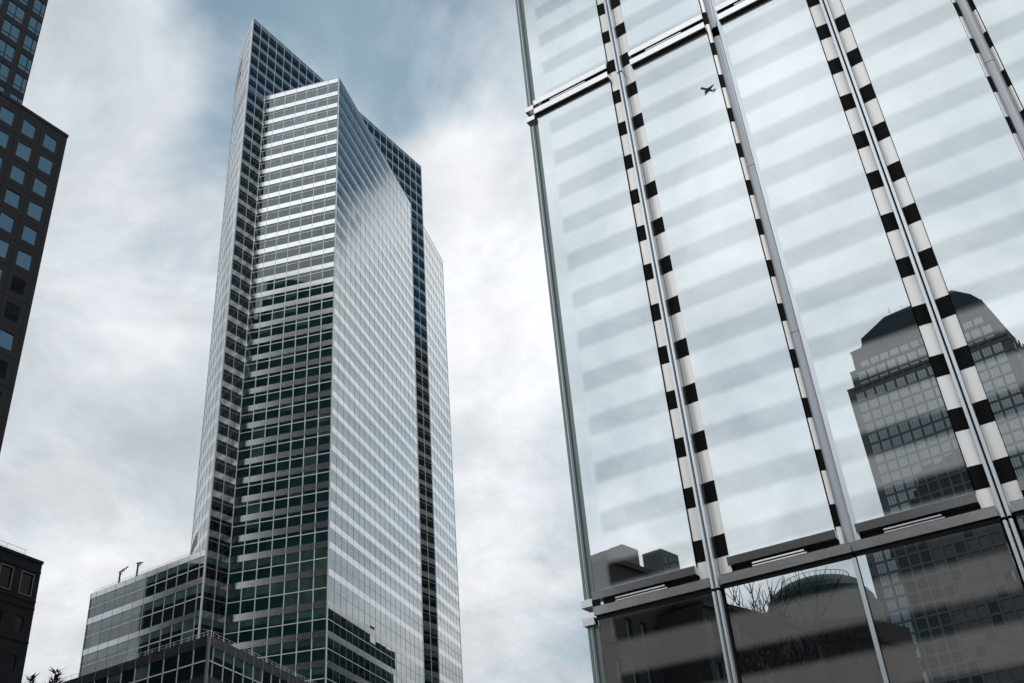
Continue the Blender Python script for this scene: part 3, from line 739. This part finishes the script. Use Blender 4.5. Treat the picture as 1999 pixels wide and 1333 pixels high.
# domed hall and its granite wings, mirrored in the bottom row
def dirp(az, dist): return Vector((CAM2.x + sin(radians(az))*dist, CAM2.y + cos(radians(az))*dist, 0))
a_ = radians(60.8); N2 = Vector((cos(a_), sin(a_), 0)); CAM2 = CAM + N2*26.0; CAM2.z = 0
DD = 175.0
dc = dirp(222.45, DD + 12)
dome = empty('domed_hall', 'low stone hall with dark copper dome, mirrored in the bottom glass row', 'domed building', (dc.x, dc.y, 0))
hz = lambda sl, d=DD: 1.6 + sl*d
m = MB(); R_ = 9.9; n = 40
ring = lambda r, z: [(r*cos(2*pi*k/n), r*sin(2*pi*k/n), z) for k in range(n)]
z0 = 49.3
prof = [(R_, z0), (R_*.97, z0+.5)] + [(R_*.97*cos(t*pi/2/7), z0+.5 + 5.0*sin(t*pi/2/7)) for t in (1, 2, 3, 4, 5, 6, 6.6, 6.9)]
for (r0, a), (r1, b) in zip(prof, prof[1:]):
    A_, B_ = ring(r0, a), ring(r1, b)
    for k in range(n): m.quad(A_[k], A_[(k+1)%n], B_[(k+1)%n], B_[k])
m.poly(ring(prof[-1][0], prof[-1][1])); m.build('dome', [COPPER], dome, True)
m = MB(); zr = z0+5.6
for k in range(40):
    t0, t1 = 2*pi*k/40, 2*pi*(k+1)/40; rr = R_*.62
    hh = lambda r: z0+.5+4.9*sqrt(max(0, 1-(r/(R_*.97))**2))
    a = (rr*cos(t0), rr*sin(t0)); b = (rr*cos(t1), rr*sin(t1)); zz = hh(rr)
    m.tube((*a, zz+.9), (*b, zz+.9), .05, n=4); m.tube((*a, zz), (*a, zz+.9), .04, n=4)
m.build('railing', [DAV], dome)
m = MB(); A_, B_ = ring(R_+.3, 0), ring(R_+.3, z0)
for k in range(n): m.quad(A_[k], A_[(k+1)%n], B_[(k+1)%n], B_[k])
m.poly(B_); m.build('drum', [STONE2], dome)
m = MB(); ring8 = [((R_+3.5)*cos(2*pi*k/8+.2), (R_+3.5)*sin(2*pi*k/8+.2)) for k in range(8)]; m.prism(ring8, 0, hz(.243, DD)); 
ring8b = [((R_+3.9)*cos(2*pi*k/8+.2), (R_+3.9)*sin(2*pi*k/8+.2)) for k in range(8)]; m.prism(ring8b, hz(.222, DD), hz(.226, DD))
m.build('base', [STONE], dome)
def wing(name, label, p0, p1, ztop, nwin, rows, ww, wh, pz, first, depth=18, arch=False, roof=False):
    base = Vector((p0.x, p0.y, 0)); v = p1-p0; ln = v.length; ang = math.degrees(math.atan2(v.y, v.x))
    e = empty(name, label, 'stone building', base[:]); F = Face(base, ang, 1, base)
    if (CAM-base).dot(F.n) < 0: F.n = -F.n
    pu = ln/nwin; u0 = (pu-ww)/2
    m = holed_wall(F, 0, ln, 0, ztop, u0, nwin, pu, ww, ztop-first, rows, pz, wh, 0, .5)
    m.prism([F.p(0.02, -.51, 0)[:2], F.p(ln-.02, -.51, 0)[:2], F.p(ln-.02, -depth, 0)[:2], F.p(0.02, -depth, 0)[:2]], 0, ztop-.1)
    F.box(m, 0, ln, .001, .35, ztop-.5, ztop+.1); F.box(m, 0, ln, .001, .2, ztop-first-wh-.9, ztop-first-wh-.6)
    m.build('wall', [STONE], e); wl = []; punched(F, wl, 'w', u0, nwin, pu, ww, ztop-first, rows, pz, wh, 0, .5, muntin=1, jit=.005); limited('window', wl, [G_ENVSKY, GRAN2], e)
    if roof:
        r = MB(); a, b, c, d = F.p(0, -.2, ztop+.1), F.p(ln, -.2, ztop+.1), F.p(ln, -depth+.5, ztop+.1), F.p(0, -depth+.5, ztop+.1); t0, t1 = F.p(ln*.1, -depth/2, ztop+.9), F.p(ln*.9, -depth/2, ztop+.6)
        r.quad(a, b, t1, t0); r.quad(c, d, t0, t1); r.poly([b, c, t1]); r.poly([d, a, t0]); r.build('roof', [COPPER], e)
    return e
# wing beside the dome: falls away towards the dome
wing('granite_hall', 'low granite wing with a row of small windows, mirrored left of the dome', dirp(229.0, 113.5), dirp(223.0, 135), 33.6, 9, 4, 1.2, 2.4, 5.0, 1.7, depth=9, roof=True)
# courtyard corner mirrored in the first bottom pane
dcn = 120.9; cz = 1.6 + .292*dcn
wing('courtyard_wing', 'brown granite wing with narrow windows, mirrored in the lowest left pane', dirp(235.4, dcn*.87), dirp(230.5, dcn), cz, 6, 6, 1.25, 2.5, 4.9, cz-32.3, depth=6)
wing('courtyard_wing', 'brown granite wing with wide square windows, mirrored right in the lowest left pane', dirp(230.62, dcn+.1), dirp(229.0, dcn*.96), cz-.05, 1, 6, 1.9, 2.3, 4.9, cz-31.4, depth=2)
# bare street trees mirrored in front of the dome
BARK = principled("bare_bark", (0.05, 0.042, 0.035), 0.9)
def bare_tree(base, hgt, label, seed):
    rnd = random.Random(seed); e = empty('bare_tree', label, 'tree', (base.x, base.y, 0), group='bare street trees')
    tr = MB(); cr = MB()
    def grow(mb, p, d, ln, r, lev):
        r = max(r, .024)
        q = p; dd = d.copy(); nseg = 3
        for k in range(nseg):
            dd = (dd + Vector((rnd.gauss(0,.10), rnd.gauss(0,.10), .05))).normalized(); q2 = q + dd*ln/nseg; r2 = r*(1-.22)
            mb.tube(q, q2, r, r2, 5 if lev < 2 else 4); 
            if lev < 4 and k > 0 or (lev == 0 and k == 2):
                for b in range(2 if lev else 3):
                    ax = Vector((rnd.gauss(0,1), rnd.gauss(0,1), 0)).normalized(); nd = (dd*1.0 + ax*rnd.uniform(.45, .8)).normalized()
                    grow(cr, q2, nd, ln*rnd.uniform(.55, .75), r2*.55, lev+1)
            q, r = q2, r2
        if lev < 4: grow(cr if lev else mb, q, dd, ln*.6, r*.8, lev+1)
    grow(tr, Vector((0,0,0)), Vector((0,0,1)), hgt*.42, .26, 0)
    tr.build('trunk', [BARK], e); cr.build('crown', [BARK], e)
bare_tree(dirp(223.6, 52), 15.4, 'bare tree mirrored in front of the dome, right one of two', 3)
bare_tree(dirp(225.4, 55), 14.6, 'bare tree mirrored left of the dome centre, left one of two', 11)

# neighbours out of frame that the tower glass mirrors
def neighbour(name, label, c, sx, sy, z, ang, mt, tiers=None, fz=4.0, gl=None):
    e = empty(name, label, 'office tower', (c[0], c[1], 0), radians(ang)); m = MB(); zz = 0
    for (fx, fy, t) in (tiers or [(1, 1, 1)]):
        x, y, z1 = sx/2*fx, sy/2*fy, z*t; m.box(-x, x, -y, y, zz, z1); zz = z1-.01
        if fz:
            k = 3.0
            while k < z1-2:
                if k > 0 and (k > zz-.5 or True) and k+2 < z1: pass
                k += fz
    m.build('wall', [mt], e)
    g = MB(); zlast = 0
    for (fx, fy, t) in (tiers or [(1, 1, 1)]):
        x, y, z1 = sx/2*fx, sy/2*fy, z*t; k = zlast+2.0
        while k+2.6 < z1:
            g.quad((-x,-y-.05,k),(x,-y-.05,k),(x,-y-.05,k+2.2),(-x,-y-.05,k+2.2)); g.quad((x,y+.05,k),(-x,y+.05,k),(-x,y+.05,k+2.2),(x,y+.05,k+2.2))
            g.quad((x+.05,-y,k),(x+.05,y,k),(x+.05,y,k+2.2),(x+.05,-y,k+2.2)); g.quad((-x-.05,y,k),(-x-.05,-y,k),(-x-.05,-y,k+2.2),(-x-.05,y,k+2.2)); k += fz
        zlast = z1
    g.build('window_band', [gl or G_LD2], e)
    return e
neighbour('dark_tower', 'dark stepped tower mirrored as the dark lower half of the tower front', (-154.3, 49.2), 48, 40, 252, -42, GRAN2, [(1, 1, .90), (.86, .86, .95), (.7, .7, 1.0)])
neighbour('granite_office', 'dark granite office mirrored in the right half of the low block', (-172, 144), 24, 98, 104, 0, GRAN2, fz=4.2)
neighbour('glass_skyscraper', 'tall dark skyscraper mirrored in the right end of the slab', (156, 331), 50, 50, 262, 20, STONE2, gl=G_SLAB)
neighbour('brick_office', 'low office with uneven roof mirrored at the foot of the long tower face', (86, 345), 62, 24, 121, -10, GRAN2, [(1, 1, .84), (.7, 1, .93), (.3, .8, 1.0)])
neighbour('east_office', 'dark office slab mirrored in the right face of the podium', (78, 255), 40, 60, 108, 0, GRAN2)
neighbour('black_office', 'black office tower mirrored in the lowest windows of the granite tower', (86, 103), 30, 46, 150, 0, GRAN2)

# ============================================================ airliner mirrored in the second glass column
def airliner():
    def ray(x, y):
        d = Vector(((x-999.5)/F_PX, (666.5-y)/F_PX, -1)); return (M.to_3x3() @ d).normalized()
    V0 = CAM + ray(1384.5, 173)*1500
    fwd = Vector((sin(radians(247)), cos(radians(247)), 0)); up = Vector((0,0,1)); bank = radians(6)
    mir = lambda v: v - 2*v.dot(RN)*RN
    P0 = V0 - 2*((V0-CAM).dot(RN) - 13.0)*RN
    fw = mir(fwd); side = fw.cross(up).normalized()
    e = empty('airliner', 'small grey twin-engine airliner mirrored beside the grey column', 'airplane', P0[:])
    upv = side.cross(fw).normalized()
    q = Matrix.Rotation(bank, 3, fw); side = q @ side; upv = q @ upv
    W = lambda x, y, z: tuple((fw*x + side*y + upv*z)*.62)
    m = MB(); n = 14; Lh = 21.0; R_ = 2.7
    st = [(Lh, .15, -.3), (Lh*.97, .9, -.2), (Lh*.9, 1.7, -.1), (Lh*.8, R_, 0), (-Lh*.45, R_, 0), (-Lh*.75, 1.5, .6), (-Lh*.97, .45, 1.2)]
    rings = [[W(x, r*cos(2*pi*k/n), zz + r*sin(2*pi*k/n)) for k in range(n)] for (x, r, zz) in st]
    for a, b in zip(rings, rings[1:]):
        for k in range(n): m.quad(a[k], a[(k+1)%n], b[(k+1)%n], b[k])
    m.poly(rings[0]); m.poly(list(reversed(rings[-1]))); PL = principled("aircraft_paint", (0.30, 0.34, 0.37), 0.45); m.build('fuselage', [PL], e, True)
    def aero(pts, th):
        m = MB(); a = [W(*p) for p in pts]; b = [tuple(Vector(q) - upv*th) for q in a]; m.poly(a); m.poly(list(reversed(b)))
        for i in range(len(a)): m.quad(a[i], b[i], b[(i+1)%len(a)], a[(i+1)%len(a)])
        return m
    for sgn in (-1, 1):
        aero([(5.5, sgn*1.8, -1), (-4.5, sgn*1.8, -1), (-3.2, sgn*7, -.6), (-8.0, sgn*19.0, .6), (-9.4, sgn*19.0, .6)][0:1] + [(-2.5, sgn*18.6, .7), (-5.0, sgn*18.9, .7), (-4.2, sgn*7, -.5), (-4.8, sgn*1.8, -1)], .55).build('wing', [PL], e)
        m = MB(); m.tube(W(5.2, sgn*6.2, -2.3), W(.6, sgn*6.2, -2.3), 1.25, .9, 10); m.build('engine', [PL], e)
        aero([(-15, sgn*.8, 1.2), (-18.5, sgn*7, 1.5), (-20, sgn*7, 1.5), (-19, sgn*.6, 1.2)], .3).build('tailplane', [PL], e)
    m = MB(); A_ = [(-13.5, 1.2), (-18.3, 8.0), (-20.8, 8.0), (-20, 1.0)]
    a = [W(x, -.2, z) for x, z in A_]; b = [W(x, .2, z) for x, z in A_]; m.poly(a); m.poly(list(reversed(b)))
    for i in range(4): m.quad(a[i], b[i], b[(i+1)%4], a[(i+1)%4])
    m.build('tail_fin', [PL], e)
airliner()

# ============================================================ treetops bottom left
LEAF = principled("dark_needles", (0.030, 0.030, 0.032), 0.9)
def conifer(px, dist, az, hgt, label, seed, lean=0.0):
    rnd = random.Random(seed); b = Vector((sin(radians(az))*dist, cos(radians(az))*dist, 0))
    e = empty('conifer', label, 'tree', b[:], group='two treetops'); t = MB(); t.tube((0,0,0), (lean,0,hgt), .22, .04, 7); t.build('trunk', [BARK], e)
    c = MB()
    for k in range(1500):
        f = rnd.random()**.8; z = hgt*(.25 + .76*(1-f)); rr = .12 + 1.5*f*rnd.uniform(.25, 1.0); a = rnd.uniform(0, 2*pi)
        p = Vector((rr*cos(a) + lean*z/hgt, rr*sin(a), z + rr*.25)); d = Vector((cos(a), sin(a), rnd.uniform(.1, .9))).normalized(); s_ = d.cross(Vector((0,0,1))).normalized()*rnd.uniform(.05, .12); l_ = rnd.uniform(.25, .55)
        c.poly([tuple(p-s_), tuple(p+d*l_), tuple(p+s_)])
    c.build('crown', [LEAF], e)
conifer(0, 62, -27.0, 16.2, 'dark conifer tip, the smaller left one, at the lower left edge', 5)
conifer(0, 60, -26.3, 16.0, 'dark leaning conifer tip right of the smaller one, lower left edge', 8, .5)

# ============================================================ ground
def plane(name, x0, x1, y0, y1, z, mt):
    m = MB(); m.quad((x0,y0,z),(x1,y0,z),(x1,y1,z),(x0,y1,z)); o = m.build(name, [mt]); o['kind'] = 'structure'; return o
PAVE = principled("concrete_paving", (0.09, 0.088, 0.085), 0.85, 0, .15, .2); ASPH = principled("asphalt", (0.05, 0.05, 0.052), 0.9, 0, .15, .3)
plane('ground', -6000, 6000, -6000, 6000, -0.02, PAVE)
m = MB(); m.box(-200, 200, -14, -4, -.015, 0); o = m.build('road', [ASPH]); o['kind'] = 'structure'
m = MB(); m.box(-200, 200, -4, -3.7, -.015, .13); o = m.build('kerb', [STONE2]); o['kind'] = 'structure'
bpy.context.view_layer.update()
